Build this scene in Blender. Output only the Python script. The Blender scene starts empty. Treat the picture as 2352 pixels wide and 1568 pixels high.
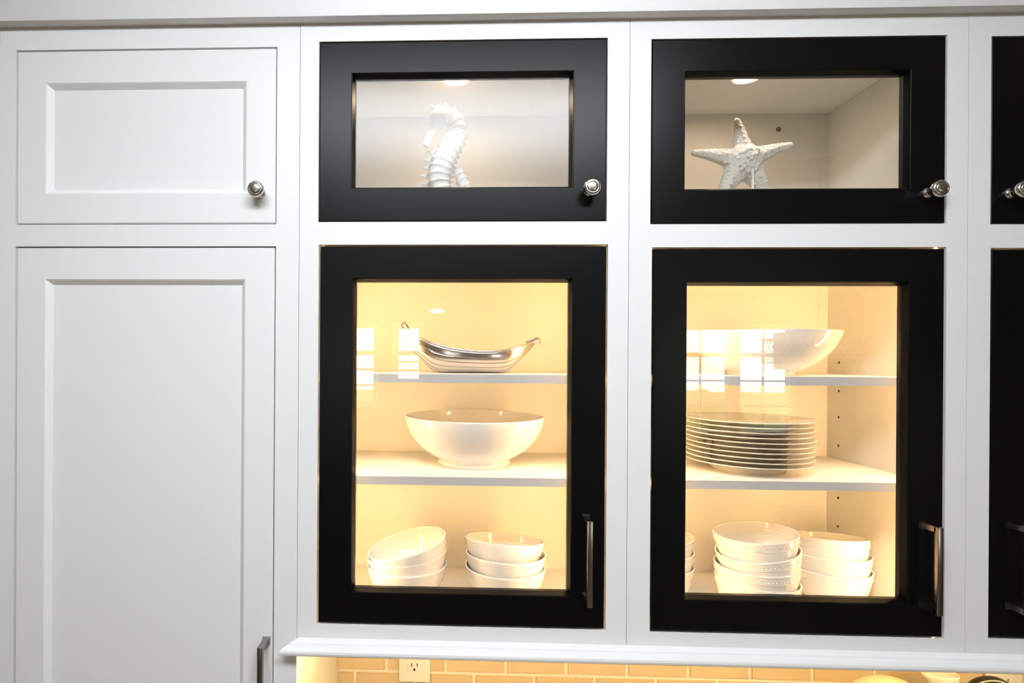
import bpy, bmesh, math, random
from mathutils import Vector, Matrix, noise

random.seed(7)
S = bpy.context.scene
C = S.collection
Z0 = 1.85                      # camera height; local heights below are measured from it

# ------------------------------------------------------------------ camera
cam = bpy.data.cameras.new('camera')
camo = bpy.data.objects.new('camera', cam); C.objects.link(camo)
F = 1300.74
fwd = Vector((-0.0353574, 0.9993743, -0.0009404)); right = Vector((0.9993561, 0.0353625, 0.0060713)); up = Vector((-0.0061008, 0.0007251, 0.9999811))
m = Matrix.Identity(4)
for i in range(3):
    m[i][0] = right[i]; m[i][1] = up[i]; m[i][2] = -fwd[i]
m[0][3], m[1][3], m[2][3] = 0.22916, -0.95, Z0
camo.matrix_world = m
cam.sensor_width = 36.0
cam.lens = F / 2352 * 36
cam.shift_x = (1176 - 997.586) / 2352
cam.shift_y = (827.893 - 784) / 2352
cam.clip_start = 0.02
S.camera = camo

# ------------------------------------------------------------------ world and exposure
W = bpy.data.worlds.new('sky'); S.world = W; W.use_nodes = True
W.node_tree.nodes['Background'].inputs[0].default_value = (1.0, 0.97, 0.93, 1)
W.node_tree.nodes['Background'].inputs[1].default_value = 8.0
S.view_settings.view_transform = 'Standard'
S.view_settings.look = 'None'
S.view_settings.gamma = 1.0
S.view_settings.use_curve_mapping = False
S.view_settings.exposure = 0.0
S.cycles.max_bounces = 12; S.cycles.diffuse_bounces = 6; S.cycles.glossy_bounces = 6
S.cycles.transparent_max_bounces = 16
S.cycles.sample_clamp_indirect = 25.0
S.cycles.use_denoising = True
LED = 112.0                     # strips behind the face frames
PUCK = 95.0
FLASH_STANDIN = 24.5            # radiance of the added panel standing in for bounced flash
UNDER = 100.0

# ------------------------------------------------------------------ helpers
def mat(name, col, rough=0.5, metal=0.0, spec=0.5, bump=None, vary=None, coat=0.0):
    M = bpy.data.materials.new(name); M.use_nodes = True
    n = M.node_tree.nodes; l = M.node_tree.links; b = n['Principled BSDF']
    b.inputs['Base Color'].default_value = (*col, 1)
    b.inputs['Roughness'].default_value = rough; b.inputs['Metallic'].default_value = metal
    b.inputs['Specular IOR Level'].default_value = spec
    b.inputs['Coat Weight'].default_value = coat
    if bump or vary:
        t = n.new('ShaderNodeTexCoord')
        nz = n.new('ShaderNodeTexNoise'); nz.inputs['Scale'].default_value = (bump or vary)[0]
        nz.inputs['Detail'].default_value = 4
        l.new(t.outputs['Object'], nz.inputs['Vector'])
        if bump:
            bp = n.new('ShaderNodeBump'); bp.inputs['Strength'].default_value = bump[1]; bp.inputs['Distance'].default_value = bump[2]
            l.new(nz.outputs['Fac'], bp.inputs['Height']); l.new(bp.outputs['Normal'], b.inputs['Normal'])
        if vary:
            r = n.new('ShaderNodeValToRGB')
            r.color_ramp.elements[0].position = 0.3; r.color_ramp.elements[1].position = 0.7
            r.color_ramp.elements[0].color = (*[c * (1 - vary[1]) for c in col], 1)
            r.color_ramp.elements[1].color = (*[min(1, c * (1 + vary[1])) for c in col], 1)
            l.new(nz.outputs['Fac'], r.inputs['Fac']); l.new(r.outputs['Color'], b.inputs['Base Color'])
    return M

def emat(name, col, strength):
    M = bpy.data.materials.new(name); M.use_nodes = True
    n = M.node_tree.nodes; n.remove(n['Principled BSDF'])
    e = n.new('ShaderNodeEmission'); e.inputs[0].default_value = (*col, 1); e.inputs[1].default_value = strength
    M.node_tree.links.new(e.outputs[0], n['Material Output'].inputs[0])
    return M

def glassmat(name, rough, ior, haze=0.0, haze_rough=0.3):
    """thin cabinet glass: Fresnel reflection over straight-through transmission, with an optional rough layer blurring the reflected light"""
    M = bpy.data.materials.new(name); M.use_nodes = True
    n = M.node_tree.nodes; l = M.node_tree.links; n.remove(n['Principled BSDF'])
    tr = n.new('ShaderNodeBsdfTransparent'); tr.inputs[0].default_value = (0.98, 0.985, 0.98, 1)
    gl = n.new('ShaderNodeBsdfGlossy'); gl.inputs['Roughness'].default_value = rough
    lw = n.new('ShaderNodeLayerWeight'); lw.inputs[0].default_value = 0.5      # Schlick's Fresnel, alike on both faces
    pw = n.new('ShaderNodeMath'); pw.operation = 'POWER'; pw.inputs[1].default_value = 5.0
    f0 = ((ior - 1) / (ior + 1)) ** 2
    fr = n.new('ShaderNodeMath'); fr.operation = 'MULTIPLY_ADD'; fr.inputs[1].default_value = 1 - f0; fr.inputs[2].default_value = f0
    l.new(lw.outputs['Facing'], pw.inputs[0]); l.new(pw.outputs[0], fr.inputs[0])
    mx = n.new('ShaderNodeMixShader')
    l.new(fr.outputs[0], mx.inputs[0]); l.new(tr.outputs[0], mx.inputs[1]); l.new(gl.outputs[0], mx.inputs[2])
    out = mx
    if haze:
        g2 = n.new('ShaderNodeBsdfGlossy'); g2.inputs['Roughness'].default_value = haze_rough
        m2 = n.new('ShaderNodeMixShader'); m2.inputs[0].default_value = haze
        l.new(mx.outputs[0], m2.inputs[1]); l.new(g2.outputs[0], m2.inputs[2]); out = m2
    l.new(out.outputs[0], n['Material Output'].inputs[0])
    return M

M_ = dict(
    white=mat('white_cabinet_paint', (0.80, 0.80, 0.795), 0.42, spec=0.35),
    inner=mat('white_melamine', (0.80, 0.785, 0.75), 0.5, spec=0.3),
    edge=mat('grey_white_shelf_edge', (0.55, 0.55, 0.57), 0.4),
    black=mat('black_satin_paint', (0.0022, 0.0022, 0.0024), 0.31, spec=0.19),
    nickel=mat('brushed_nickel', (0.62, 0.59, 0.55), 0.22, 1.0),
    pewter=mat('dark_nickel', (0.33, 0.31, 0.29), 0.26, 1.0),
    glass=glassmat('clear_glass', 0.0, 1.62),
    haze=glassmat('soft_reflection_glass', 0.20, 1.34, 0.008, 0.45),  # rough, weak reflection imitates the soft glow of bounced flash in smooth glass
    ceramic=mat('white_glazed_ceramic', (0.84, 0.82, 0.78), 0.12, spec=0.5, coat=0.3),
    plate=mat('cream_glazed_plate', (0.78, 0.75, 0.70), 0.15, spec=0.5),
    silver=mat('polished_silver', (0.62, 0.59, 0.56), 0.20, 1.0, bump=(60, 0.12, 0.001)),
    plaster=mat('white_plaster', (0.82, 0.81, 0.79), 0.75, bump=(220, 0.35, 0.0015)),
    starry=mat('bleached_starfish', (0.80, 0.77, 0.72), 0.8, bump=(420, 0.9, 0.002)),
    tile=mat('cream_glazed_tile', (0.64, 0.52, 0.35), 0.22, bump=(9, 0.25, 0.004), vary=(5, 0.07)),
    grout=mat('pale_grout', (0.86, 0.82, 0.74), 0.9),
    plastic=mat('white_plastic', (0.84, 0.83, 0.80), 0.35),
    dark=mat('dark_slot', (0.02, 0.018, 0.015), 0.6),
    steel=mat('screw_steel', (0.30, 0.28, 0.25), 0.35, 1.0),
    wall=mat('warm_white_wall', (0.42, 0.37, 0.31), 0.8, bump=(40, 0.05, 0.002)),
    ceiling=mat('white_ceiling_paint', (0.82, 0.82, 0.81), 0.9, bump=(40, 0.05, 0.002)),
    floor=mat('oak_floor', (0.24, 0.155, 0.095), 0.45, vary=(6, 0.2)),
    stone=mat('grey_stone', (0.35, 0.33, 0.30), 0.25, vary=(14, 0.25)),
    cream=mat('cream_enamel', (0.80, 0.70, 0.50), 0.25, coat=0.4),
    kettle=mat('black_enamel', (0.012, 0.011, 0.010), 0.2),
    bronze=mat('dark_bronze', (0.05, 0.042, 0.035), 0.5, 0.4),
    shade=mat('linen_shade', (0.45, 0.42, 0.38), 0.9),
    leaf=mat('garden_green', (0.10, 0.16, 0.05), 0.8, vary=(3, 0.4)),
    led=emat('warm_led', (1.0, 0.61, 0.26), LED),
    puck=emat('puck_glow', (1.0, 0.74, 0.50), PUCK),
    under=emat('undercabinet_led', (1.0, 0.66, 0.27), UNDER),
    dome=emat('flash_standin_glow', (0.91, 0.95, 1.0), FLASH_STANDIN),
    bulb=emat('far_lamp_glow', (1.0, 0.95, 0.86), 9.0),
)

def tag(o, label=None, cat=None, group=None, kind=None):
    if label: o['label'] = label
    if cat: o['category'] = cat
    if group: o['group'] = group
    if kind: o['kind'] = kind
    return o

def link(name, me, material, parent=None, loc=None, smooth=False):
    o = bpy.data.objects.new(name, me); C.objects.link(o)
    if material is not None and not me.materials: me.materials.append(material)
    if parent is not None: o.parent = parent
    if loc is not None: o.location = loc
    if smooth:
        for p in me.polygons: p.use_smooth = True
    return o

def build(name, bm, material, parent=None, loc=None, smooth=False, sharp=None):
    me = bpy.data.meshes.new(name)
    bmesh.ops.recalc_face_normals(bm, faces=bm.faces)
    bm.to_mesh(me); bm.free()
    o = link(name, me, material, parent, loc, smooth or sharp is not None)
    if sharp is not None:
        me.set_sharp_from_angle(angle=math.radians(sharp))
    return o

def empty(name, loc=(0, 0, 0)):
    o = bpy.data.objects.new(name, None); C.objects.link(o); o.location = loc; o.empty_display_size = 0.05
    return o

def box(bm, x0, x1, y0, y1, z0, z1, bev=0.0):
    r = bmesh.ops.create_cube(bm, size=1.0)
    vs = r['verts']
    for v in vs:
        v.co = Vector(((x0 + x1) / 2 + v.co.x * (x1 - x0), (y0 + y1) / 2 + v.co.y * (y1 - y0), (z0 + z1) / 2 + v.co.z * (z1 - z0)))
    if bev:
        es = list({e for v in vs for e in v.link_edges})
        bmesh.ops.bevel(bm, geom=es, offset=bev, segments=2, affect='EDGES', profile=0.5)
    return bm

def boxo(name, dims, material, parent=None, bev=0.0):
    bm = bmesh.new(); box(bm, *dims, bev=bev)
    return build(name, bm, material, parent, sharp=35 if bev else None)

def lathe(bm, prof, seg=64, mtx=None):
    """revolve (r, z) points about Z; ends on the axis are closed by poles"""
    rings = []
    for r, z in prof:
        if r < 1e-6:
            rings.append([bm.verts.new((0, 0, z))])
        else:
            rings.append([bm.verts.new((r * math.cos(2 * math.pi * i / seg), r * math.sin(2 * math.pi * i / seg), z)) for i in range(seg)])
    for a, b in zip(rings, rings[1:]):
        for i in range(seg):
            j = (i + 1) % seg
            if len(a) == 1 and len(b) == 1: continue
            if len(a) == 1: bm.faces.new((a[0], b[i], b[j]))
            elif len(b) == 1: bm.faces.new((a[i], a[j], b[0]))
            else: bm.faces.new((a[i], a[j], b[j], b[i]))
    if mtx is not None:
        for rg in rings:
            for v in rg: v.co = mtx @ v.co
    return bm

def tube(bm, pts, rad, seg=10, closed=False, cap=True):
    pts = [Vector(p) for p in pts]; n = len(pts)
    rad = rad if isinstance(rad, (list, tuple)) else [rad] * n
    rings = []; prev = None
    for i, p in enumerate(pts):
        a = pts[(i - 1) % n] if (closed or i > 0) else p
        b = pts[(i + 1) % n] if (closed or i < n - 1) else p
        t = (b - a).normalized()
        u = prev - t * prev.dot(t) if prev is not None else t.orthogonal()
        if u.length < 1e-6: u = t.orthogonal()
        u.normalize(); prev = u; w = t.cross(u)
        rings.append([bm.verts.new(p + (u * math.cos(2 * math.pi * k / seg) + w * math.sin(2 * math.pi * k / seg)) * rad[i]) for k in range(seg)])
    for i in range(n if closed else n - 1):
        a, b = rings[i], rings[(i + 1) % n]
        for k in range(seg):
            bm.faces.new((a[k], a[(k + 1) % seg], b[(k + 1) % seg], b[k]))
    if cap and not closed:
        bm.faces.new(rings[0][::-1]); bm.faces.new(rings[-1])
    return bm

def smooth_path(pts, k=8):
    """Catmull-Rom through points (tuples of any length)"""
    out = []
    n = len(pts)
    for i in range(n - 1):
        p0, p1, p2, p3 = pts[max(i - 1, 0)], pts[i], pts[i + 1], pts[min(i + 2, n - 1)]
        for s in range(k):
            t = s / k
            out.append(tuple(0.5 * ((2 * b) + (c - a) * t + (2 * a - 5 * b + 4 * c - d) * t * t + (-a + 3 * b - 3 * c + d) * t ** 3) for a, b, c, d in zip(p0, p1, p2, p3)))
    out.append(tuple(pts[-1]))
    return out

# ------------------------------------------------------------------ the room
BACK = 0.3275                  # face of the grout on the kitchen wall
RX0, RX1, RY0, CEIL = -2.4, 5.4, -6.5, 2.75

def struct(o, label=None):
    return tag(o, label, kind='structure')

struct(boxo('floor', (RX0 - .1, RX1 + .1, RY0 - .1, BACK + .13, -0.05, 0.0), M_['floor']))
struct(boxo('ceiling', (RX0 - .1, RX1 + .1, RY0 - .1, BACK + .13, CEIL, CEIL + .05), M_['ceiling']))
wall_back = struct(boxo('wall_back', (RX0, RX1, BACK, BACK + .12, 0, CEIL), M_['grout']))
struct(boxo('wall_left', (RX0 - .1, RX0, RY0 - .1, BACK + .12, 0, CEIL), M_['wall']))
struct(boxo('wall_right', (RX1, RX1 + .1, RY0 - .1, BACK + .12, 0, CEIL), M_['wall']))

# far wall with four window openings, faced from the camera's back; seen in the cabinet glass
WIN = [(-1.50, -0.84, 1.30, 2.27), (-0.52, -0.24, 1.60, 2.27), (3.10, 3.78, 0.95, 2.27), (3.93, 4.56, 0.95, 2.27)]
bm = bmesh.new()
xs = [RX0]
for a, b, z0, z1 in WIN:
    box(bm, xs[-1], a, RY0 - .1, RY0, 0, CEIL)
    box(bm, a, b, RY0 - .1, RY0, 0, z0); box(bm, a, b, RY0 - .1, RY0, z1, CEIL)
    xs.append(b)
box(bm, xs[-1], RX1, RY0 - .1, RY0, 0, CEIL)
struct(build('wall_front', bm, M_['wall']))
for i, (a, b, z0, z1) in enumerate(WIN):
    t = struct(empty('window_%d' % (i + 1), ((a + b) / 2, RY0, z0)))
    w, h = b - a, z1 - z0
    def wp(name, x0, x1, y0, y1, zz0, zz1): boxo(name, (x0, x1, y0, y1, zz0, zz1), M_['white'], t, 0.003)
    wp('casing', -w / 2 - .07, -w / 2, 0, .02, -.07, h + .07); wp('casing', w / 2, w / 2 + .07, 0, .02, -.07, h + .07)
    wp('casing', -w / 2, w / 2, 0, .02, h, h + .07); wp('sill', -w / 2, w / 2, 0, .05, -.07, 0)
    rail = h - 0.33
    wp('meeting_rail', -w / 2, w / 2, -.06, -.02, rail - .03, rail + .03)
    if w > .4: wp('muntin', -.012, .012, -.055, -.03, 0, rail - .03); wp('muntin', -.012, .012, -.055, -.03, rail + .03, h)
    for zz in (rail * .33, rail * .66): wp('muntin', -w / 2, w / 2, -.056, -.031, zz - .011, zz + .011)
    p = bpy.data.lights.new('window_portal', 'AREA'); p.shape = 'RECTANGLE'; p.size = w; p.size_y = h; p.cycles.is_portal = True
    po = bpy.data.objects.new('window_portal', p); C.objects.link(po); po.location = ((a + b) / 2, RY0 - .11, (z0 + z1) / 2)
    po.rotation_euler = (math.radians(90), 0, 0)
# outside: a hedge and lawn beyond the windows
bm = bmesh.new(); box(bm, -30, 30, -40, RY0 - .1, -0.35, -0.3)
tag(build('ground', bm, M_['leaf']), kind='structure')
def hedge(x, y, r, h, label):
    bm = bmesh.new(); bmesh.ops.create_icosphere(bm, subdivisions=4, radius=1.0)
    for v in bm.verts:
        k = 1 + .22 * noise.noise(v.co * 3 + Vector((x, y, 0))) + .1 * noise.noise(v.co * 9)
        v.co = Vector((v.co.x * r * k, v.co.y * r * k, max(-.98, v.co.z * k) * h / 2))
    tag(build('garden_shrub', bm, M_['leaf'], None, (x, y, -.32 + h / 2), smooth=True), label, 'shrub', 'garden shrubs outside the windows')
hedge(4.6, -9.6, 1.1, 1.6, 'rounded green shrub outside the far windows')
hedge(2.5, -10.2, 0.9, 1.3, 'smaller green shrub outside the far windows')

# backsplash tiles: three-by-five running bond, each its own piece
TW, TH, J = 0.1345, 0.0660, 0.0060
tile_me = {}
def tile_mesh(w):
    k = round(w, 4)
    if k not in tile_me:
        bm = bmesh.new(); box(bm, -w / 2, w / 2, 0, .008, -(TH - J) / 2, (TH - J) / 2)
        fr = [e for e in bm.edges if all(v.co.y < 1e-6 for v in e.verts)]
        bmesh.ops.bevel(bm, geom=fr, offset=.0022, segments=2, affect='EDGES')
        me = bpy.data.meshes.new('tile'); bmesh.ops.recalc_face_normals(bm, faces=bm.faces); bm.to_mesh(me); bm.free()
        me.materials.append(M_['tile'])
        for p in me.polygons: p.use_smooth = True
        me.set_sharp_from_angle(angle=math.radians(40))
        tile_me[k] = me
    return tile_me[k]
JZ = Z0 - 0.7045               # the horizontal joint in view
LX, RXT = -0.0345, 1.64
for row in range(-3, 4):
    z = JZ + (row + .5) * TH
    if z - TH / 2 < 0.93 or z > Z0 - 0.46: continue
    start = 0.0795 if row % 2 == 0 else 0.0085
    x = start - 2 * TW
    while x < RXT:
        a, b = max(x, LX), min(x + TW, RXT)
        if b - a > .03:
            o = link('tile', tile_mesh(b - a - J), None, wall_back)
            o.location = ((a + b) / 2, BACK - .0035 - random.uniform(0, .0008), z)
            o.rotation_euler = (random.uniform(-.004, .004), 0, random.uniform(-.003, .003))
        x += TW

# crown fascia above the cabinets and the light rail below them
bm = bmesh.new(); box(bm, -0.60, 1.66, -0.020, 0.10, Z0 + .5675, CEIL, .0015)
struct(build('trim_1', bm, M_['white'], sharp=35), 'white fascia board running above all the cabinets')
prof = [(0.004, -.4705), (-.0055, -.4745), (-.0095, -.4760), (-.0100, -.4775), (-.0150, -.4785), (-.0195, -.4805), (-.0222, -.4835), (-.0230, -.4870), (-.0220, -.4905), (-.0190, -.4930), (-.0140, -.4945), (0.004, -.4950)]
bm = bmesh.new()
rows = []
for x in (-.0345, 1.66):
    rows.append([bm.verts.new((x + (y if x < 0 else 0), min(y, -.0005), Z0 + z)) for y, z in prof])
for a, b in zip(rows[0], rows[0][1:]):
    i = rows[0].index(a); bm.faces.new((rows[0][i], rows[0][i + 1], rows[1][i + 1], rows[1][i]))
bm.faces.new(rows[0]); bm.faces.new(rows[1][::-1])
bm.faces.new((rows[0][0], rows[1][0], rows[1][-1], rows[0][-1]))
struct(build('trim_2', bm, M_['white'], sharp=28), 'white rounded light rail moulding under the glass cabinets')

# ------------------------------------------------------------------ cabinets
DEPTH = 0.31
def ring_frame(x0, x1, z0, z1, stile, rail_t, rail_b, step, rec, thick=0.020):
    """a mitred door frame with a sloped sticking profile, front face at y=0"""
    bm = bmesh.new()
    prof = [(0, thick, 0), (0, .0012, 0), (.0012, 0, 0), (1, 0, -.0006), (1, .0009, 0), (1, .0012, .0008), (1, rec, step), (1, thick, step)]
    loops = []
    for k, y, d in prof:
        def off(full): return (full + d) if k == 1 else k
        s, t, b = off(stile), off(rail_t), off(rail_b)
        loops.append([bm.verts.new(c) for c in ((x0 + s, y, z0 + b), (x1 - s, y, z0 + b), (x1 - s, y, z1 - t), (x0 + s, y, z1 - t))])
    n = len(loops)
    for i in range(n):
        a, b = loops[i], loops[(i + 1) % n]
        for k in range(4):
            bm.faces.new((a[k], a[(k + 1) % 4], b[(k + 1) % 4], b[k]))
    return bm

knob_prof = [(0, .0305), (.0045, .0304), (.0080, .0299), (.0088, .0293), (.0091, .0284), (.0096, .0284), (.0101, .0292), (.0112, .0291), (.0122, .0280), (.0133, .0262), (.0137, .0240), (.0135, .0215), (.0122, .0190), (.0110, .0180), (.0107, .0170), (.0085, .0150), (.0062, .0125), (.0052, .0095), (.0052, .0065), (.0068, .0045), (.0086, .0028), (.0090, .0006), (.0090, 0), (0, 0)]
bm = bmesh.new(); lathe(bm, knob_prof, 40, Matrix.Rotation(math.radians(90), 4, 'X'))
bmesh.ops.recalc_face_normals(bm, faces=bm.faces)
knob_me = bpy.data.meshes.new('knob'); bm.to_mesh(knob_me); bm.free(); knob_me.materials.append(M_['nickel'])
for p in knob_me.polygons: p.use_smooth = True
knob_me.set_sharp_from_angle(angle=math.radians(50))

PL = 0.139
bm = bmesh.new()
box(bm, -.0045, .0045, -.0345, -.0255, 0, PL, .0011)
for s in (0, 1):
    za, zb = (PL - .0088, PL) if s else (0, .0088)
    vs = []
    for y, e in ((-.030, 0), (-.012, 0), (-.004, .0012), (0, .0022)):
        vs.append([bm.verts.new((sx * (.0045 + e), y, (za - e if sz < 0 else zb + e))) for sx, sz in ((-1, -1), (1, -1), (1, 1), (-1, 1))])
    for a, b in zip(vs, vs[1:]):
        for k in range(4): bm.faces.new((a[k], a[(k + 1) % 4], b[(k + 1) % 4], b[k]))
    bm.faces.new(vs[0]); bm.faces.new(vs[-1][::-1])
bmesh.ops.recalc_face_normals(bm, faces=bm.faces)
pull_me = bpy.data.meshes.new('pull'); bm.to_mesh(pull_me); bm.free(); pull_me.materials.append(M_['pewter'])
for p in pull_me.polygons: p.use_smooth = True
pull_me.set_sharp_from_angle(angle=math.radians(30))

def door(parent, x0, x1, z0, z1, gap, stile, rail_t, rail_b, material, fill, step, rec, label=None, knob=None, pull=None):
    """x/z are the opening (z local to the camera height)"""
    o = build('door', ring_frame(x0 + gap, x1 - gap, Z0 + z0 + gap, Z0 + z1 - gap, stile - gap, rail_t - gap, rail_b - gap, step, rec), material, parent, (0, .0008, 0))
    ix0, ix1, iz0, iz1 = x0 + stile, x1 - stile, Z0 + z0 + rail_b, Z0 + z1 - rail_t
    if fill == 'panel':
        boxo('door_panel', (ix0 - .004, ix1 + .004, rec - .0002, rec + .006, iz0 - .004, iz1 + .004), material, o)
    else:
        boxo('glass_pane', (ix0 + step - .004 + .004, ix1 - step, rec + .0015, rec + .0045, iz0 + step, iz1 - step), M_[fill], o)
    if knob: link('knob', knob_me, None, o, (knob[0], 0, Z0 + knob[1]))
    if pull: link('pull', pull_me, None, o, (pull[0], 0, Z0 + pull[1]))
    if label: o['label'] = label
    return o

def face_frame(parent, x0, x1, z0, z1, holes, material):
    """holes: list of (hx0, hx1, hz0, hz1) stacked from top to bottom"""
    bm = bmesh.new()
    hx0 = min(h[0] for h in holes); hx1 = max(h[1] for h in holes)
    T = .019
    cuts = [z1]
    for h in holes: cuts += [h[3], h[2]]
    cuts.append(z0)
    for h in holes:                       # stiles beside each opening
        box(bm, x0, h[0], 0, T, Z0 + h[2], Z0 + h[3]); box(bm, h[1], x1, 0, T, Z0 + h[2], Z0 + h[3])
    for i in range(0, len(cuts), 2):      # rails
        box(bm, x0, x1, 0, T, Z0 + cuts[i + 1], Z0 + cuts[i])
    bmesh.ops.remove_doubles(bm, verts=bm.verts, dist=1e-6)
    return build('face_frame', bm, material, parent)

def glass_cabinet(name, x0, x1, up, lo, label, shelves, haze=False, mirror=False, doorlabels=(None, None), zb=-.4725):
    """up/lo are the two openings (x0, x1, zbottom, ztop)"""
    t = empty(name, ((x0 + x1) / 2, 0, Z0 + zb)); tag(t, label, 'cabinet', 'black-doored glass wall cabinets')
    g = .0004; x0 += g; x1 -= g
    K = Matrix.Translation(-t.location)
    parts = []
    def B(nm, dims, material, bev=0.0):
        o = boxo(nm, dims, material, t, bev); parts.append(o); return o
    ff = face_frame(t, x0, x1, zb, .5675, [up, lo], M_['white']); parts.append(ff)
    sx0, sx1 = lo[0] - .011, lo[1] + .011           # inner faces of the side panels
    B('side_panel', (x0, sx0, .019, DEPTH + .010, Z0 + zb, Z0 + .5675), M_['inner'])
    B('side_panel', (sx1, x1, .019, DEPTH + .010, Z0 + zb, Z0 + .5675), M_['inner'])
    B('back_panel', (sx0, sx1, DEPTH, DEPTH + .010, Z0 + zb, Z0 + .5675), M_['inner'])
    B('top_panel', (sx0 + .0006, sx1 - .0006, .019, DEPTH - .0006, Z0 + .541, Z0 + .560), M_['inner'])
    B('divider', (sx0, sx1, .019, DEPTH, Z0 + .203, Z0 + .221), M_['inner'])
    B('bottom_panel', (sx0 + .0005, sx1 - .0005, .019, DEPTH - .0006, Z0 - .4715, Z0 - .4600), M_['inner'])
    for z, th in shelves:
        s = B('shelf', (sx0 + .001, sx1 - .001, .035, DEPTH - .003, Z0 + z - th, Z0 + z), M_['inner'], .0006)
        e = boxo('shelf_edge', (sx0 + .001, sx1 - .001, .0335, .035, Z0 + z - th, Z0 + z), M_['edge'], s)
    # vertical warm strips on the back of the face frame, facing into the cabinet
    for sx, d in ((sx0, 1), (sx1, -1)):
        a, b = sorted((sx + d * .0015, sx + d * .0095))
        B('led_strip', (a, b, .0195, .0250, Z0 - .455, Z0 + .195), M_['led'])
    B('led_strip', (x0 + .03, x1 - .03, .030, .040, Z0 - .4750, Z0 - .4718), M_['under'])
    # shelf-pin holes on the right-hand side
    for z in (.06, .0, -.06, -.115, -.175, -.285, -.345):
        bm = bmesh.new(); lathe(bm, [(0, 0), (.0024, 0), (.0024, .0008), (0, .0008)], 10, Matrix.Translation((sx1 - .0003, .272, Z0 + z)) @ Matrix.Rotation(math.radians(-90), 4, 'Y'))
        parts.append(build('pin_hole', bm, M_['dark'], t))
    # hinges inside the doors' hinge side
    kx = up[0] + .030 if mirror else up[1] - .030
    px = lo[0] + .034 if mirror else lo[1] - .034
    du = door(t, *up, .0016, .0555, .0535, .0570, M_['black'], 'haze' if haze else 'glass', .0048, .0115, doorlabels[0], knob=(kx, up[2] + .0500))
    dl = door(t, *lo, .0026, .0575, .0565, .0545, M_['black'], 'glass', .0048, .0115, doorlabels[1], pull=(px, lo[2] + .0515))
    for o in parts + [du, dl]:
        o.matrix_parent_inverse = K
    return t

SH2 = [(-.0245, .0150), (-.2030, .0145)]
cab2 = glass_cabinet('glass_cabinet', -.0345, .5170, (-.0024, .4807, .2320, .5367), (-.0010, .4830, -.4477, .1937),
                     'glass-door cabinet holding the seahorse, silver boat and plain white bowls', SH2, haze=True,
                     doorlabels=('small black-framed glass door with a hazy reflection', 'tall black-framed glass door over lit shelves'))
cab3 = glass_cabinet('glass_cabinet', .5170, 1.0610, (.5520, 1.0273, .2270, .5334), (.5549, 1.0283, -.4489, .1888),
                     'glass-door cabinet holding the starfish, plate stack and beaded bowls', SH2,
                     doorlabels=('small black-framed clear glass door', 'tall black-framed glass door with window reflections'))
cab4 = glass_cabinet('glass_cabinet', 1.0610, 1.6050, (1.0965, 1.5715, .2256, .5305), (1.0975, 1.5720, -.4471, .1874),
                     'black-doored cabinet cut off by the right edge of the photo', SH2, mirror=True)

# the tall white pantry cabinet
PX0, PX1 = -.5570, -.0345
pan = empty('pantry_cabinet', ((PX0 + PX1) / 2, 0, 0)); tag(pan, 'tall white pantry cabinet with recessed-panel doors', 'cabinet')
K = Matrix.Translation(-pan.location)
u1 = (-.5282, -.0738, .2286, .5290); l1 = (-.5281, -.0742, -1.73, .1915)
pp = [face_frame(pan, PX0, PX1 - .0004, -1.75, .5675, [u1, l1], M_['white'])]
for dims, nm in (((PX0, PX0 + .018, .019, BACK - .0005, .10, Z0 + .5675), 'side_panel'), ((PX1 - .0184, PX1 - .0004, .019, BACK - .0005, .10, Z0 + .5675), 'side_panel'),
                 ((PX0 + .018, PX1 - .0184, .30, .31, .10, Z0 + .5675), 'back_panel'), ((PX0 + .018, PX1 - .0184, .019, .30, Z0 + .203, Z0 + .221), 'divider'),
                 ((PX0 + .018, PX1 - .0184, .019, .30, Z0 + .541, Z0 + .56), 'top_panel'), ((PX0 + .018, PX1 - .0184, .019, .30, .10, .118), 'bottom_panel'),
                 ((PX0, PX1 - .0004, .05, BACK - .0005, 0, .10), 'plinth')):
    pp.append(boxo(nm, dims, M_['white'], pan))
pp.append(door(pan, *u1, .0023, .0530, .0575, .0540, M_['white'], 'panel', .0085, .0090, 'short white recessed-panel door with round knob', knob=(-.1013, .2812)))
pp.append(door(pan, *l1, .0026, .0530, .0570, .0800, M_['white'], 'panel', .0085, .0090, 'tall white recessed-panel door with bar pull', pull=(-.0868, -.473 - PL)))
for o in pp: o.matrix_parent_inverse = K

# ------------------------------------------------------------------ puck lights and screw
def puck(x, y, label):
    t = empty('puck_light', (x, y, Z0 + .541)); tag(t, label, 'light', 'recessed puck lights')
    bm = bmesh.new(); lathe(bm, [(.0225, -.0012), (.0245, -.0042), (.0285, -.0045), (.0315, -.0030), (.0325, -.0002), (.0225, -.0002), (.0225, -.0012)], 48)
    build('trim_ring', bm, M_['plastic'], t, smooth=True)
    bm = bmesh.new(); lathe(bm, [(0, -.0032), (.012, -.0031), (.0222, -.0022), (.0222, -.0008), (0, -.0008)], 48)
    build('lens', bm, M_['puck'], t, smooth=True)
    return t
puck(.2290, .1345, 'round glowing puck light above the seahorse')
puck(.7790, .1400, 'round glowing puck light above the starfish')
bm = bmesh.new(); lathe(bm, [(0, .0022), (.0016, .0012), (.0022, .0026), (.0048, .0021), (.0056, .0008), (.0056, 0), (0, 0)], 24, Matrix.Rotation(math.radians(90), 4, 'X'))
tag(build('wall_screw', bm, M_['steel'], None, (.9318, DEPTH, Z0 + .507), smooth=True), 'small round screw head in the cabinet back beside the starfish', 'screw')

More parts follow.
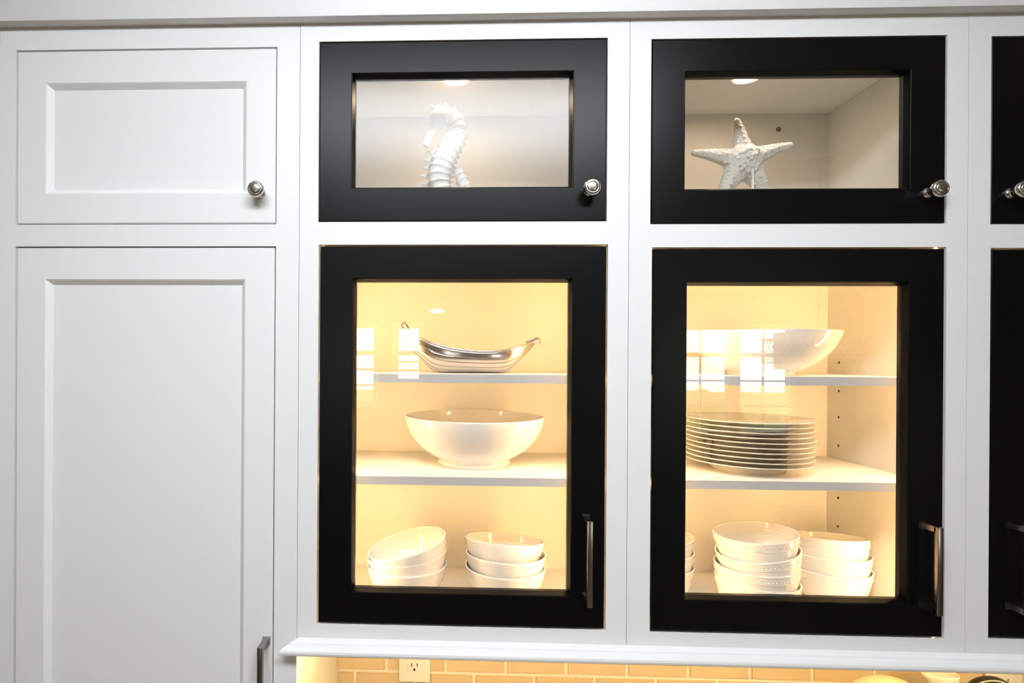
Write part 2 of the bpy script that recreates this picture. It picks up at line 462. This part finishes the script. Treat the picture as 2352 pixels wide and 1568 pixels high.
# ------------------------------------------------------------------ tableware
def shell(outer, th, seg=72, inner_floor=None):
    """closed lathe profile from an outer (r, z) curve with wall thickness th"""
    o = smooth_path(outer, 5)
    inner = []
    for i, (r, z) in enumerate(o):
        a = o[max(i - 1, 0)]; b = o[min(i + 1, len(o) - 1)]
        d = Vector((b[0] - a[0], b[1] - a[1])); d.normalize()
        rr, zz = r - d.y * th, z + d.x * th
        if zz > (inner_floor or th): inner.append((max(rr, .001), zz))
    top = o[-1]
    lip = [(top[0] - th * .25, top[1] + th * .35), (top[0] - th * .75, top[1] + th * .35)]
    inner = [p for p in inner if p[1] < top[1] + th * .2]
    return [(0, 0)] + [(o[0][0] * .96, 0)] + list(o) + lip + inner[::-1] + [(0, inner_floor or th)]

def lathe_mesh(name, prof, material, seg=72):
    bm = bmesh.new(); lathe(bm, prof, seg); bmesh.ops.recalc_face_normals(bm, faces=bm.faces)
    me = bpy.data.meshes.new(name); bm.to_mesh(me); bm.free(); me.materials.append(material)
    for p in me.polygons: p.use_smooth = True
    return me

SH1T, SH2T, FLT, UPT = Z0 - .0245, Z0 - .2030, Z0 - .4600, Z0 + .221

# large serving bowl
big = lathe_mesh('serving_bowl', shell([(.0690, .0), (.0715, .0035), (.0705, .0110), (.0860, .0200), (.1080, .0360), (.1240, .0560), (.1335, .0780), (.1360, .0930)], .0042, inner_floor=.016), M_['ceramic'], 96)
tag(link('serving_bowl', big, None, None, (.2690, .1700, SH2T)), 'large plain white serving bowl alone on the middle shelf', 'bowl')
# wide bowl on the top shelf of the other cabinet
wide = lathe_mesh('wide_bowl', shell([(.0570, 0), (.0590, .003), (.0600, .006), (.0780, .0150), (.1010, .0320), (.1190, .0540), (.1300, .0800)], .004, inner_floor=.012), M_['ceramic'], 96)
tag(link('wide_bowl', wide, None, None, (.8150, .1560, SH1T)), 'wide white bowl alone on the top shelf above the plates', 'bowl')

# plain cereal bowls, two stacks of three
plain = lathe_mesh('cereal_bowl', shell([(.0370, 0), (.0385, .002), (.0395, .004), (.0500, .0120), (.0600, .0230), (.0675, .0360), (.0728, .0500), (.0765, .0690)], .0028, inner_floor=.007), M_['ceramic'])
def bowl(me, name, x, y, z, rx, ry, label, group):
    o = link(name, me, None, None, (x, y, z)); o.rotation_euler = (math.radians(rx), math.radians(ry), 0)
    return tag(o, label, 'bowl', group)
LS, RS = 'plain white bowls in the left stack', 'plain white bowls in the right stack'
bowl(plain, 'cereal_bowl', .1415, .1400, FLT, 0, -1, 'bottom plain white bowl of the left stack of three', LS)
bowl(plain, 'cereal_bowl', .1475, .1400, FLT + .0215, 1, -6, 'middle plain white bowl of the left stack of three', LS)
bowl(plain, 'cereal_bowl', .1570, .1390, FLT + .0425, 3, -14, 'steeply tilted plain white bowl on top of the left stack', LS)
bowl(plain, 'cereal_bowl', .3290, .1400, FLT, 0, 0, 'bottom plain white bowl of the right stack of three', RS)
bowl(plain, 'cereal_bowl', .3290, .1405, FLT + .0220, -3, 1, 'middle plain white bowl of the right stack of three', RS)
bowl(plain, 'cereal_bowl', .3250, .1470, FLT + .0450, -8, 3, 'slightly tilted plain white bowl on top of the right stack', RS)

# beaded bowls, stacks of three, four and three
bead_prof = shell([(.0440, 0), (.0470, .0015), (.0560, .0055), (.0638, .0130), (.0688, .0230), (.0718, .0340), (.0740, .0448), (.0750, .0460), (.0747, .0470), (.0751, .0524), (.0760, .0536), (.0757, .0546), (.0768, .0600)], .0034, inner_floor=.006)
bead_prof = [(r * .925, z) for r, z in bead_prof]
beaded = lathe_mesh('beaded_bowl', bead_prof, M_['ceramic'])
bm = bmesh.new()
for k in range(64):
    a = 2 * math.pi * k / 64
    bmesh.ops.create_icosphere(bm, subdivisions=1, radius=.0017, matrix=Matrix.Translation((.0689 * math.cos(a), .0689 * math.sin(a), .0497)))
bmesh.ops.recalc_face_normals(bm, faces=bm.faces)
band_me = bpy.data.meshes.new('beaded_band'); bm.to_mesh(band_me); bm.free(); band_me.materials.append(M_['ceramic'])
for p in band_me.polygons: p.use_smooth = True
def bbowl(x, y, z, rx, ry, label, group):
    o = bowl(beaded, 'beaded_bowl', x, y, z, rx, ry, label, group)
    link('beaded_band', band_me, None, o)
FS, BS, ES = 'beaded bowls in the front stack', 'beaded bowls in the right-hand stack', 'beaded bowls half hidden by the door frame'
fx, fy = .7900, .1200
bbowl(fx + .001, fy, FLT, 0, 1, 'bottom beaded white bowl of the front stack of four', FS)
bbowl(fx + .002, fy, FLT + .0270, 0, -2, 'third beaded white bowl down the front stack of four', FS)
bbowl(fx + .0105, fy, FLT + .0550, 1, -9, 'tilted second beaded white bowl down the front stack of four', FS)
bbowl(fx + .0030, fy, FLT + .0850, 0, -5, 'topmost beaded white bowl of the front stack of four', FS)
rx_, ry_ = .9680, .1910
bbowl(rx_, ry_, FLT, 0, 0, 'bottom beaded white bowl of the stack beside the cabinet side', BS)
bbowl(rx_, ry_, FLT + .0280, -2, 0, 'middle beaded white bowl of the stack beside the cabinet side', BS)
bbowl(rx_ - .001, ry_, FLT + .0560, -9, 1, 'top beaded white bowl of the stack beside the cabinet side', BS)
for k, nm in enumerate(('bottom', 'middle', 'top')):
    bbowl(.6310, .1900, FLT + .0285 * k, 0, 0, nm + ' beaded white bowl of the stack cut off by the door frame', ES)

# stack of dinner plates
pl = [(0, 0), (.0600, 0), (.0628, .0006), (.0640, .0040), (.0700, .0085), (.0800, .0125), (.0930, .0155), (.1060, .0176), (.1085, .0182), (.1092, .0192), (.1084, .0200), (.1055, .0197), (.0920, .0177), (.0780, .0146), (.0660, .0098), (.0600, .0085), (0, .0085)]
plate_me = lathe_mesh('dinner_plate', pl, M_['plate'], 96)
order = ['bottom', 'second', 'third', 'fourth', 'fifth', 'sixth', 'seventh', 'eighth', 'ninth', 'top']
for k in range(10):
    o = link('dinner_plate', plate_me, None, None, (.7870 + random.uniform(-.0015, .0015), .1470 + random.uniform(-.0015, .0015), SH2T + k * .0087))
    tag(o, ('%s cream dinner plate of the stack of ten' % order[k]) if k in (0, 9) else ('%s cream dinner plate counting up the stack of ten' % order[k]), 'plate', 'dinner plates stacked on the middle shelf')

# ------------------------------------------------------------------ silver rowing boat
boat = empty('silver_boat', (.2600, .1500, SH1T)); tag(boat, 'small polished silver rowing-boat dish with planked sides', 'boat ornament')
sheer = smooth_path([(-.1300, .0870), (-.1180, .0760), (-.0950, .0645), (-.0600, .0520), (-.0250, .0445), (.0150, .0408), (.0550, .0425), (.0900, .0495), (.1150, .0570), (.1270, .0610)], 6)
keel = smooth_path([(-.1300, .0850), (-.1245, .0640), (-.1120, .0420), (-.0900, .0195), (-.0640, .0015), (0.0, .0), (.0640, .0008), (.0850, .0150), (.1040, .0330), (.1180, .0480), (.1270, .0600)], 6)
NT, NS, STR = 56, 60, 6
def at(path, x):
    for a, b in zip(path, path[1:]):
        if a[0] <= x <= b[0] + 1e-9:
            t = (x - a[0]) / max(b[0] - a[0], 1e-9); return a[1] + (b[1] - a[1]) * t
    return path[-1][1]
def hull(bm, inset):
    rows = []
    for i in range(NT + 1):
        u = -1 + 2 * i / NT
        x = -.0015 + .1285 * math.sin(u * math.pi / 2) * (1 - inset * 18)
        zt, zk = at(sheer, x), at(keel, x) + inset
        half = .046 * max(0, 1 - abs((x + .002) / .1305) ** 2.4) ** .8
        half = max(half - inset, .0006)
        row = []
        for j in range(-NS, NS + 1):
            s = abs(j) / NS
            y = half * math.sin(s * math.pi / 2) ** .72
            z = zk + (max(zt - zk, .001)) * (s ** 1.75)
            fr = (s * STR) % 1.0
            lap = ((.0016 * (1 - fr) - (.0012 if fr > .88 else 0)) if s < .999 else 0) * (0 if inset else 1) * min(1, half / .012)
            row.append(bm.verts.new((x, math.copysign(y + lap, j) if j else 0, z)))
        rows.append(row)
    for a, b in zip(rows, rows[1:]):
        for j in range(2 * NS): bm.faces.new((a[j], a[j + 1], b[j + 1], b[j]))
    return rows
bm = bmesh.new()
ro = hull(bm, 0.0); ri = hull(bm, .0022)
for side in (0, -1):
    for i in range(NT):
        bm.faces.new((ro[i][side], ro[i + 1][side], ri[i + 1][side], ri[i][side]))
build('hull', bm, M_['silver'], boat, sharp=50)
for sgn in (-1, 1):
    pts = []
    for i in range(0, NT + 1):
        u = -1 + 2 * i / NT; x = -.0015 + .1285 * math.sin(u * math.pi / 2)
        half = .046 * max(0, 1 - abs((x + .002) / .1305) ** 2.4) ** .8
        pts.append((x, sgn * max(half - .0008, .0008), at(sheer, x) + .0004))
    bm = bmesh.new(); tube(bm, pts, .0019, 10); build('gunwale', bm, M_['silver'], boat, smooth=True)
def loop(pts, r):
    bm = bmesh.new(); tube(bm, smooth_path(pts, 6), r, 10); build('mooring_ring', bm, M_['silver'], boat, smooth=True)
loop([(-.1290, -.004, .0840), (-.1330, -.004, .0885), (-.1320, -.003, .0935), (-.1270, 0, .0960), (-.1225, .003, .0925), (-.1195, .004, .0840), (-.1170, .004, .0775)], .0027)
loop([(.1080, -.010, .0560), (.1200, -.009, .0600), (.1300, -.006, .0640), (.1335, 0, .0665), (.1310, .006, .0680), (.1200, .009, .0640), (.1100, .010, .0600)], .0025)
loop([(.1230, -.004, .0590), (.1320, -.003, .0585), (.1345, .001, .0590)], .0026)
boat.rotation_euler = (0, 0, math.radians(2))

# ------------------------------------------------------------------ starfish on a rod
sf = empty('starfish_figurine', (.7745, .1450, UPT)); tag(sf, 'white starfish ornament with knobbly arms on a rod stand', 'starfish')
c0 = Vector((0.0, 0, .1580))
arms = [(-.0210, .0810, .0185), (-.1010, .0125, .0180), (.0930, .0270, .0175), (-.0520, -.0960, .0200), (.0530, -.0940, .0200)]
bm = bmesh.new()
rs = random.Random(3)
for dx, dz, w0 in arms:
    L = math.hypot(dx, dz); d = Vector((dx / L, 0, dz / L)); q = Vector((-d.z, 0, d.x))
    rings = []
    n = 22
    for i in range(n + 1):
        s = i / n
        w = (w0 + .010 * (1 - s) ** 3) * (1 - .76 * s) + .0006
        if s > .94: w *= math.sqrt(max(0.02, 1 - ((s - .94) / .06) ** 2))
        h = w * (.95 + .1 * s)
        bend = q * (.006 * math.sin(s * 2.2) * (1 if dx > 0 else -1)) + Vector((0, -.004 * s * s, 0))
        p = c0 + d * (L * s) + bend
        rings.append([bm.verts.new(p + q * (w * math.cos(a)) + Vector((0, h * math.sin(a), 0))) for a in [2 * math.pi * k / 18 for k in range(18)]])
    for a, b in zip(rings, rings[1:]):
        for k in range(18): bm.faces.new((a[k], a[(k + 1) % 18], b[(k + 1) % 18], b[k]))
    bm.faces.new(rings[0][::-1]); bm.faces.new(rings[-1])
    for i in range(12):                    # knobs down the middle and along both flanks
        s = .10 + .80 * i / 12
        w = (w0 + .010 * (1 - s) ** 3) * (1 - .76 * s)
        bend = q * (.006 * math.sin(s * 2.2) * (1 if dx > 0 else -1)) + Vector((0, -.004 * s * s, 0))
        for ang, r in ((-90, .0042), (-38, .0034), (-142, .0034), (2, .0026), (178, .0026)):
            if ang == -90 and i % 2: continue
            a = math.radians(ang + rs.uniform(-9, 9))
            p = c0 + d * (L * s) + bend + q * (w * math.cos(a)) + Vector((0, w * math.sin(a), 0))
            bmesh.ops.create_icosphere(bm, subdivisions=1, radius=r * (1.1 - .5 * s), matrix=Matrix.Translation(p))
bmesh.ops.create_uvsphere(bm, u_segments=24, v_segments=14, radius=1, matrix=Matrix.Translation(c0) @ Matrix.Diagonal((.035, .0285, .035, 1)))
for k in range(22):
    a = rs.uniform(0, 6.28); r = rs.uniform(.003, .026)
    bmesh.ops.create_icosphere(bm, subdivisions=1, radius=rs.uniform(.0030, .0046), matrix=Matrix.Translation(c0 + Vector((r * math.cos(a), -.0285 * math.sqrt(1 - (r / .035) ** 2), r * math.sin(a)))))
body = build('body', bm, M_['starry'], sf)
md = body.modifiers.new('remesh', 'REMESH'); md.mode = 'VOXEL'; md.voxel_size = .0011; md.use_smooth_shade = True
md = body.modifiers.new('smooth', 'SMOOTH'); md.factor = .5; md.iterations = 1
bm = bmesh.new(); lathe(bm, [(0, .008), (.0022, .008), (.0022, .142), (0, .142)], 16, Matrix.Translation((.0065, -.0225, 0)))
build('stand_rod', bm, M_['plaster'], sf, smooth=True)
bm = bmesh.new(); lathe(bm, [(0, 0), (.034, 0), (.0355, .002), (.0345, .006), (.030, .0085), (0, .009)], 40)
build('stand_base', bm, M_['plaster'], sf, smooth=True)

# ------------------------------------------------------------------ seahorse
sh = empty('seahorse_figurine', (.2150, .1500, UPT)); tag(sh, 'white ridged seahorse ornament behind the glass door with the hazy reflection', 'seahorse')
def shp(u, v, y=0.0):          # photo-derived spine sketch, in metres about the figurine's base
    return ((u - 1031) * .000846, y, (v - 573) * -.000846)
spine = [(1016, 270, .0125), (1034, 274, .0160), (1047, 290, .0175), (1051, 312, .0190), (1044, 336, .0210), (1030, 362, .0230), (1018, 390, .0240), (1012, 420, .0235), (1016, 452, .0200), (1028, 484, .0170), (1046, 510, .0150), (1070, 522, .0135), (1090, 505, .0125), (1090, 472, .0120), (1076, 440, .0120), (1062, 415, .0125), (1054, 396, .0110), (1050, 384, .0055)]
yoff = [-.002, 0, .002, .001, -.004, -.008, -.010, -.010, -.008, -.004, .004, .010, .014, .016, .017, .017, .016, .015]
pts = smooth_path([(*shp(u, v, y), r) for (u, v, r), y in zip(spine, yoff)], 16)
bm = bmesh.new()
rings = []; acc = 0; prev = None; SEG = 28
for i, (x, y, z, r) in enumerate(pts):
    p = Vector((x, y, z)); a = Vector(pts[max(i - 1, 0)][:3]); b = Vector(pts[min(i + 1, len(pts) - 1)][:3])
    if i: acc += (p - a).length
    t = (b - a).normalized(); u = (Vector((0, -1, 0)) - t * t.dot(Vector((0, -1, 0)))).normalized(); w = t.cross(u)
    ph = (acc / .0128) % 1.0
    ridge = math.exp(-((ph - .5) / .13) ** 2)
    ring = []
    for k in range(SEG):
        an = 2 * math.pi * k / SEG
        spine_k = abs(math.cos(3.5 * an)) ** 3
        rr = r * (.86 + ridge * (.13 + .20 * spine_k))
        ring.append(bm.verts.new(p + u * (rr * math.cos(an)) + w * (rr * math.sin(an))))
    rings.append(ring)
for a, b in zip(rings, rings[1:]):
    for k in range(SEG): bm.faces.new((a[k], a[(k + 1) % SEG], b[(k + 1) % SEG], b[k]))
bm.faces.new(rings[0][::-1]); bm.faces.new(rings[-1])
build('body', bm, M_['plaster'], sh, smooth=True)
bm = bmesh.new()                            # head with snout, eye bosses and coronet
hp = smooth_path([(*shp(1046, 284, 0), .0120), (*shp(1026, 276, -.003), .0180), (*shp(1010, 282, -.006), .0190), (*shp(1000, 299, -.009), .0145), (*shp(993, 317, -.012), .0090), (*shp(987, 332, -.015), .0064), (*shp(982, 346, -.017), .0068), (*shp(980, 352, -.018), .0056)], 6)
tube(bm, [q[:3] for q in hp], [q[3] for q in hp], 20)
for s in (-1, 1):
    bmesh.ops.create_uvsphere(bm, u_segments=12, v_segments=8, radius=.0046, matrix=Matrix.Translation(Vector(shp(1004, 288, -.006)) + Vector((0, s * .0135, 0))))
for (u, v, u2, v2, yy) in ((1010, 268, 990, 251, -.005), (1016, 264, 1004, 250, -.001), (1024, 262, 1024, 247, -.004), (1038, 266, 1046, 254, -.002), (1052, 278, 1062, 270, 0)):
    tube(bm, [shp(u, v, yy), shp((u + u2) / 2, (v + v2) / 2, yy), shp(u2, v2, yy)], [.0065, .0042, .0012], 8)
build('head', bm, M_['plaster'], sh, smooth=True)
for k in range(5):                          # spined belly plates along the left flank
    bm = bmesh.new()
    v = 352 + k * 18
    c = shp(996 - 2 * k, v + 6, .004)
    for i, (dx, dz) in enumerate(((0, 0),)):
        tube(bm, [Vector(c) + Vector((.012, 0, .002)), Vector(c), Vector(c) + Vector((-.015 - .002 * k, .002, .004))], [.0085, .0070, .0012], 8)
    build('flank_spine', bm, M_['plaster'], sh, smooth=True)
bm = bmesh.new(); lathe(bm, [(0, 0), (.042, 0), (.044, .003), (.042, .014), (.036, .019), (.024, .026), (0, .030)], 40, Matrix.Translation((.012, .006, 0)))
build('base', bm, M_['plaster'], sh, smooth=True)

# ------------------------------------------------------------------ outlets on the backsplash
def outlet(x, zb, w, label, sx):
    t = empty('power_outlet', (x, BACK - .004, zb)); tag(t, label, 'outlet', 'white power outlets on the backsplash')
    boxo('cover_plate', (-w / 2, w / 2, -.0085, -.0032, 0, .1143), M_['plastic'], t, .0018)
    r = boxo('receptacle', (sx - .0168, sx + .0168, -.0102, -.0080, .0240, .0903), M_['plastic'], t, .0008)
    for zc in (.040, .0742):
        for dx, h in ((-.0062, .0076), (.0062, .0064)):
            boxo('slot', (sx + dx - .0011, sx + dx + .0011, -.0104, -.0098, zc - h / 2, zc + h / 2), M_['dark'], r)
        bm = bmesh.new(); lathe(bm, [(0, 0), (.0024, 0), (.0024, .0006), (0, .0006)], 12, Matrix.Translation((sx, -.0100, zc - .0105)) @ Matrix.Rotation(math.radians(90), 4, 'X'))
        build('slot', bm, M_['dark'], r)
    bm = bmesh.new(); lathe(bm, [(0, .0008), (.002, .0006), (.0026, 0), (0, 0)], 12, Matrix.Translation((sx, -.0085, .0095)) @ Matrix.Rotation(math.radians(90), 4, 'X'))
    build('screw', bm, M_['plastic'], t)
outlet(.1440, Z0 - .7215, .0700, 'white power outlet on the tiles below the left glass cabinet', 0)
outlet(1.4200, Z0 - .7230, .0760, 'white power outlet on the tiles at the lower right corner', 0)

# ------------------------------------------------------------------ counter run below, with the things whose tops peek in
boxo_c = boxo('countertop', (-.0340, 1.68, -.30, BACK - .006, .890, .925), M_['stone'], None, .003)
tag(boxo_c, 'grey stone countertop under the tiled backsplash', 'countertop')
bc = empty('base_cabinet', (.82, .0, 0)); tag(bc, 'white base cabinet run under the stone countertop', 'cabinet')
for nm, d in (('body', (-.853, .855, -.26, BACK - .006, .10, .889)), ('plinth', (-.853, .855, -.20, BACK - .006, 0, .10))):
    boxo(nm, d, M_['white'], bc)
for k in range(3):
    a = -.85 + k * .569
    dd = boxo('drawer_front', (a + .003, a + .563, -.279, -.2605, .12, .875), M_['white'], bc, .002)

mx = empty('stand_mixer', (1.045, .195, .925)); tag(mx, 'cream rounded stand mixer top showing under the light rail', 'mixer')
boxo('base', (-.10, .085, -.065, .065, 0, .030), M_['cream'], mx, .012)
boxo('column', (.030, .085, -.045, .045, .028, .225), M_['cream'], mx, .016)
bm = bmesh.new()
bmesh.ops.create_uvsphere(bm, u_segments=32, v_segments=18, radius=1, matrix=Matrix.Translation((.038, 0, .2460)) @ Matrix.Diagonal((.080, .052, .060, 1)))
build('motor_head', bm, M_['cream'], mx, smooth=True)
bm = bmesh.new(); lathe(bm, shell([(.030, 0), (.040, .02), (.052, .05), (.057, .09), (.060, .12)], .002), 48, Matrix.Translation((-.045, 0, .031))); build('mixing_bowl', bm, M_['nickel'], mx, smooth=True)
bm = bmesh.new(); lathe(bm, [(0, -.03), (.010, -.03), (.010, .03), (0, .03)], 20, Matrix.Translation((-.045, 0, .165))); build('beater_shaft', bm, M_['nickel'], mx, smooth=True)

pt = empty('white_pitcher', (1.2490, .255, .925)); tag(pt, 'white ceramic pitcher neck between the mixer and the black kettle', 'pitcher')
bm = bmesh.new(); lathe(bm, shell([(.036, 0), (.042, .01), (.050, .06), (.046, .11), (.030, .165), (.0195, .205), (.0185, .240), (.0200, .285)], .003, inner_floor=.008), 48)
for v in bm.verts:
    if v.co.z > .225 and v.co.x < 0:
        v.co.x *= 1 + (v.co.z - .225) * 26
build('body', bm, M_['ceramic'], pt, smooth=True)
bm = bmesh.new(); tube(bm, smooth_path([(.018, 0, .210), (.042, 0, .212), (.062, 0, .180), (.060, 0, .130), (.044, 0, .095)], 6), .0055, 10); build('handle', bm, M_['ceramic'], pt, smooth=True)

kt = empty('black_kettle', (1.2050, .110, .925)); tag(kt, 'black kettle handle curving up at the lower right corner', 'kettle')
bm = bmesh.new(); lathe(bm, [(0, 0), (.058, 0), (.064, .010), (.066, .05), (.060, .11), (.046, .155), (.034, .168), (0, .176)], 48); build('body', bm, M_['kettle'], kt, smooth=True)
bm = bmesh.new(); lathe(bm, [(0, .172), (.005, .174), (.005, .184), (.011, .190), (.011, .198), (.005, .203), (0, .204)], 24); build('lid_knob', bm, M_['kettle'], kt, smooth=True)
bm = bmesh.new(); tube(bm, smooth_path([(-.052, 0, .13), (-.066, 0, .20), (-.060, 0, .280), (-.030, 0, .338), (.012, 0, .346), (.048, 0, .308), (.064, 0, .22), (.052, 0, .13)], 6), .0105, 12); build('handle', bm, M_['kettle'], kt, smooth=True)
bm = bmesh.new(); tube(bm, smooth_path([(.045, -.030, .07), (.062, -.052, .11), (.070, -.066, .155)], 5), [.016] * 5 + [.010] * 6, 14); build('spout', bm, M_['kettle'], kt, smooth=True)

# ------------------------------------------------------------------ lamps of the room and the added flash stand-in
cl = empty('flash_standin_panel', (.2600, -1.12, CEIL)); tag(cl, 'added ceiling light panel standing in for bounced flash, behind the camera', 'light')  # added luminous panel, replaces the patch of flash bounced off the ceiling
LW, LD = .60, .20
boxo('housing', (-LW - .015, LW + .015, -.09, .09, -.030, 0), M_['plastic'], cl, .004)
bm = bmesh.new()
pr = [(-LD * math.cos(math.pi * k / 14), -.012 - .085 * math.sin(math.pi * k / 14) ** .8) for k in range(15)]
ra, rb = [[bm.verts.new((x, y, z)) for y, z in pr] for x in (-LW, LW)]
for i in range(14): bm.faces.new((ra[i], ra[i + 1], rb[i + 1], rb[i]))
bm.faces.new((ra[0], rb[0], rb[-1], ra[-1])); bm.faces.new(ra); bm.faces.new(rb[::-1])
build('diffuser', bm, M_['dome'], cl, sharp=40)
for sx in (-1, 1):
    bm = bmesh.new()
    A, B2 = [[bm.verts.new((sx * x, y * 1.03, z * 1.04 if z < -.013 else z)) for y, z in pr] for x in (LW + .0005, LW + .014)]
    for i in range(14): bm.faces.new((A[i], A[i + 1], B2[i + 1], B2[i]))
    bm.faces.new((A[0], B2[0], B2[-1], A[-1])); bm.faces.new(A); bm.faces.new(B2[::-1])
    build('end_cap', bm, M_['plastic'], cl)

pd = empty('drum_pendant', (1.850, -1.600, 1.90)); tag(pd, 'pendant lamp with perforated dark band around a drum shade', 'lamp')
bm = bmesh.new(); lathe(bm, [(.172, -.082), (.175, -.082), (.175, .082), (.172, .082), (.172, -.082)], 64); build('drum_shade', bm, M_['shade'], pd, smooth=True)
bm = bmesh.new()
for k in range(56):
    for q in range(5):
        a = 2 * math.pi * (k + .5 * (q % 2)) / 56; r = .225
        zz = -.04 + q * .02
        p = Vector((r * math.cos(a), r * math.sin(a), zz)); tx = Vector((-math.sin(a), math.cos(a), 0))
        vs = [bm.verts.new(p + tx * (sx * .0085) + Vector((0, 0, sz * .0065))) for sx, sz in ((-1, 0), (0, -1), (1, 0), (0, 1))]
        bm.faces.new(vs)
for zz in (-.052, .052): tube(bm, [(.225 * math.cos(2 * math.pi * k / 48), .225 * math.sin(2 * math.pi * k / 48), zz) for k in range(48)], .004, 6, closed=True)
build('perforated_band', bm, M_['bronze'], pd)
bm = bmesh.new(); lathe(bm, [(0, .075), (.006, .075), (.006, CEIL - 1.90 - .02), (.05, CEIL - 1.90 - .015), (.05, CEIL - 1.90), (0, CEIL - 1.90)], 20); build('stem', bm, M_['bronze'], pd, smooth=True)
bm = bmesh.new()
for k in range(3):
    a = 2.1 * k; tube(bm, [(0, 0, .078), (.225 * math.cos(a), .225 * math.sin(a), .052)], .003, 6)
build('spider', bm, M_['bronze'], pd)

fl = empty('can_light_standin', (.0100, -6.10, 2.46)); tag(fl, 'small glowing disc standing in for a recessed ceiling light near the far windows', 'lamp')  # hung disc stands in for a recessed can light mirrored in the glass
bm = bmesh.new(); lathe(bm, [(0, -.02), (.07, -.018), (.105, 0), (.07, .022), (0, .03)], 40); build('shade', bm, M_['bulb'], fl, smooth=True)
bm = bmesh.new(); lathe(bm, [(0, .028), (.004, .028), (.004, CEIL - 2.46 - .01), (.04, CEIL - 2.46), (0, CEIL - 2.46)], 16); build('stem', bm, M_['bronze'], fl, smooth=True)
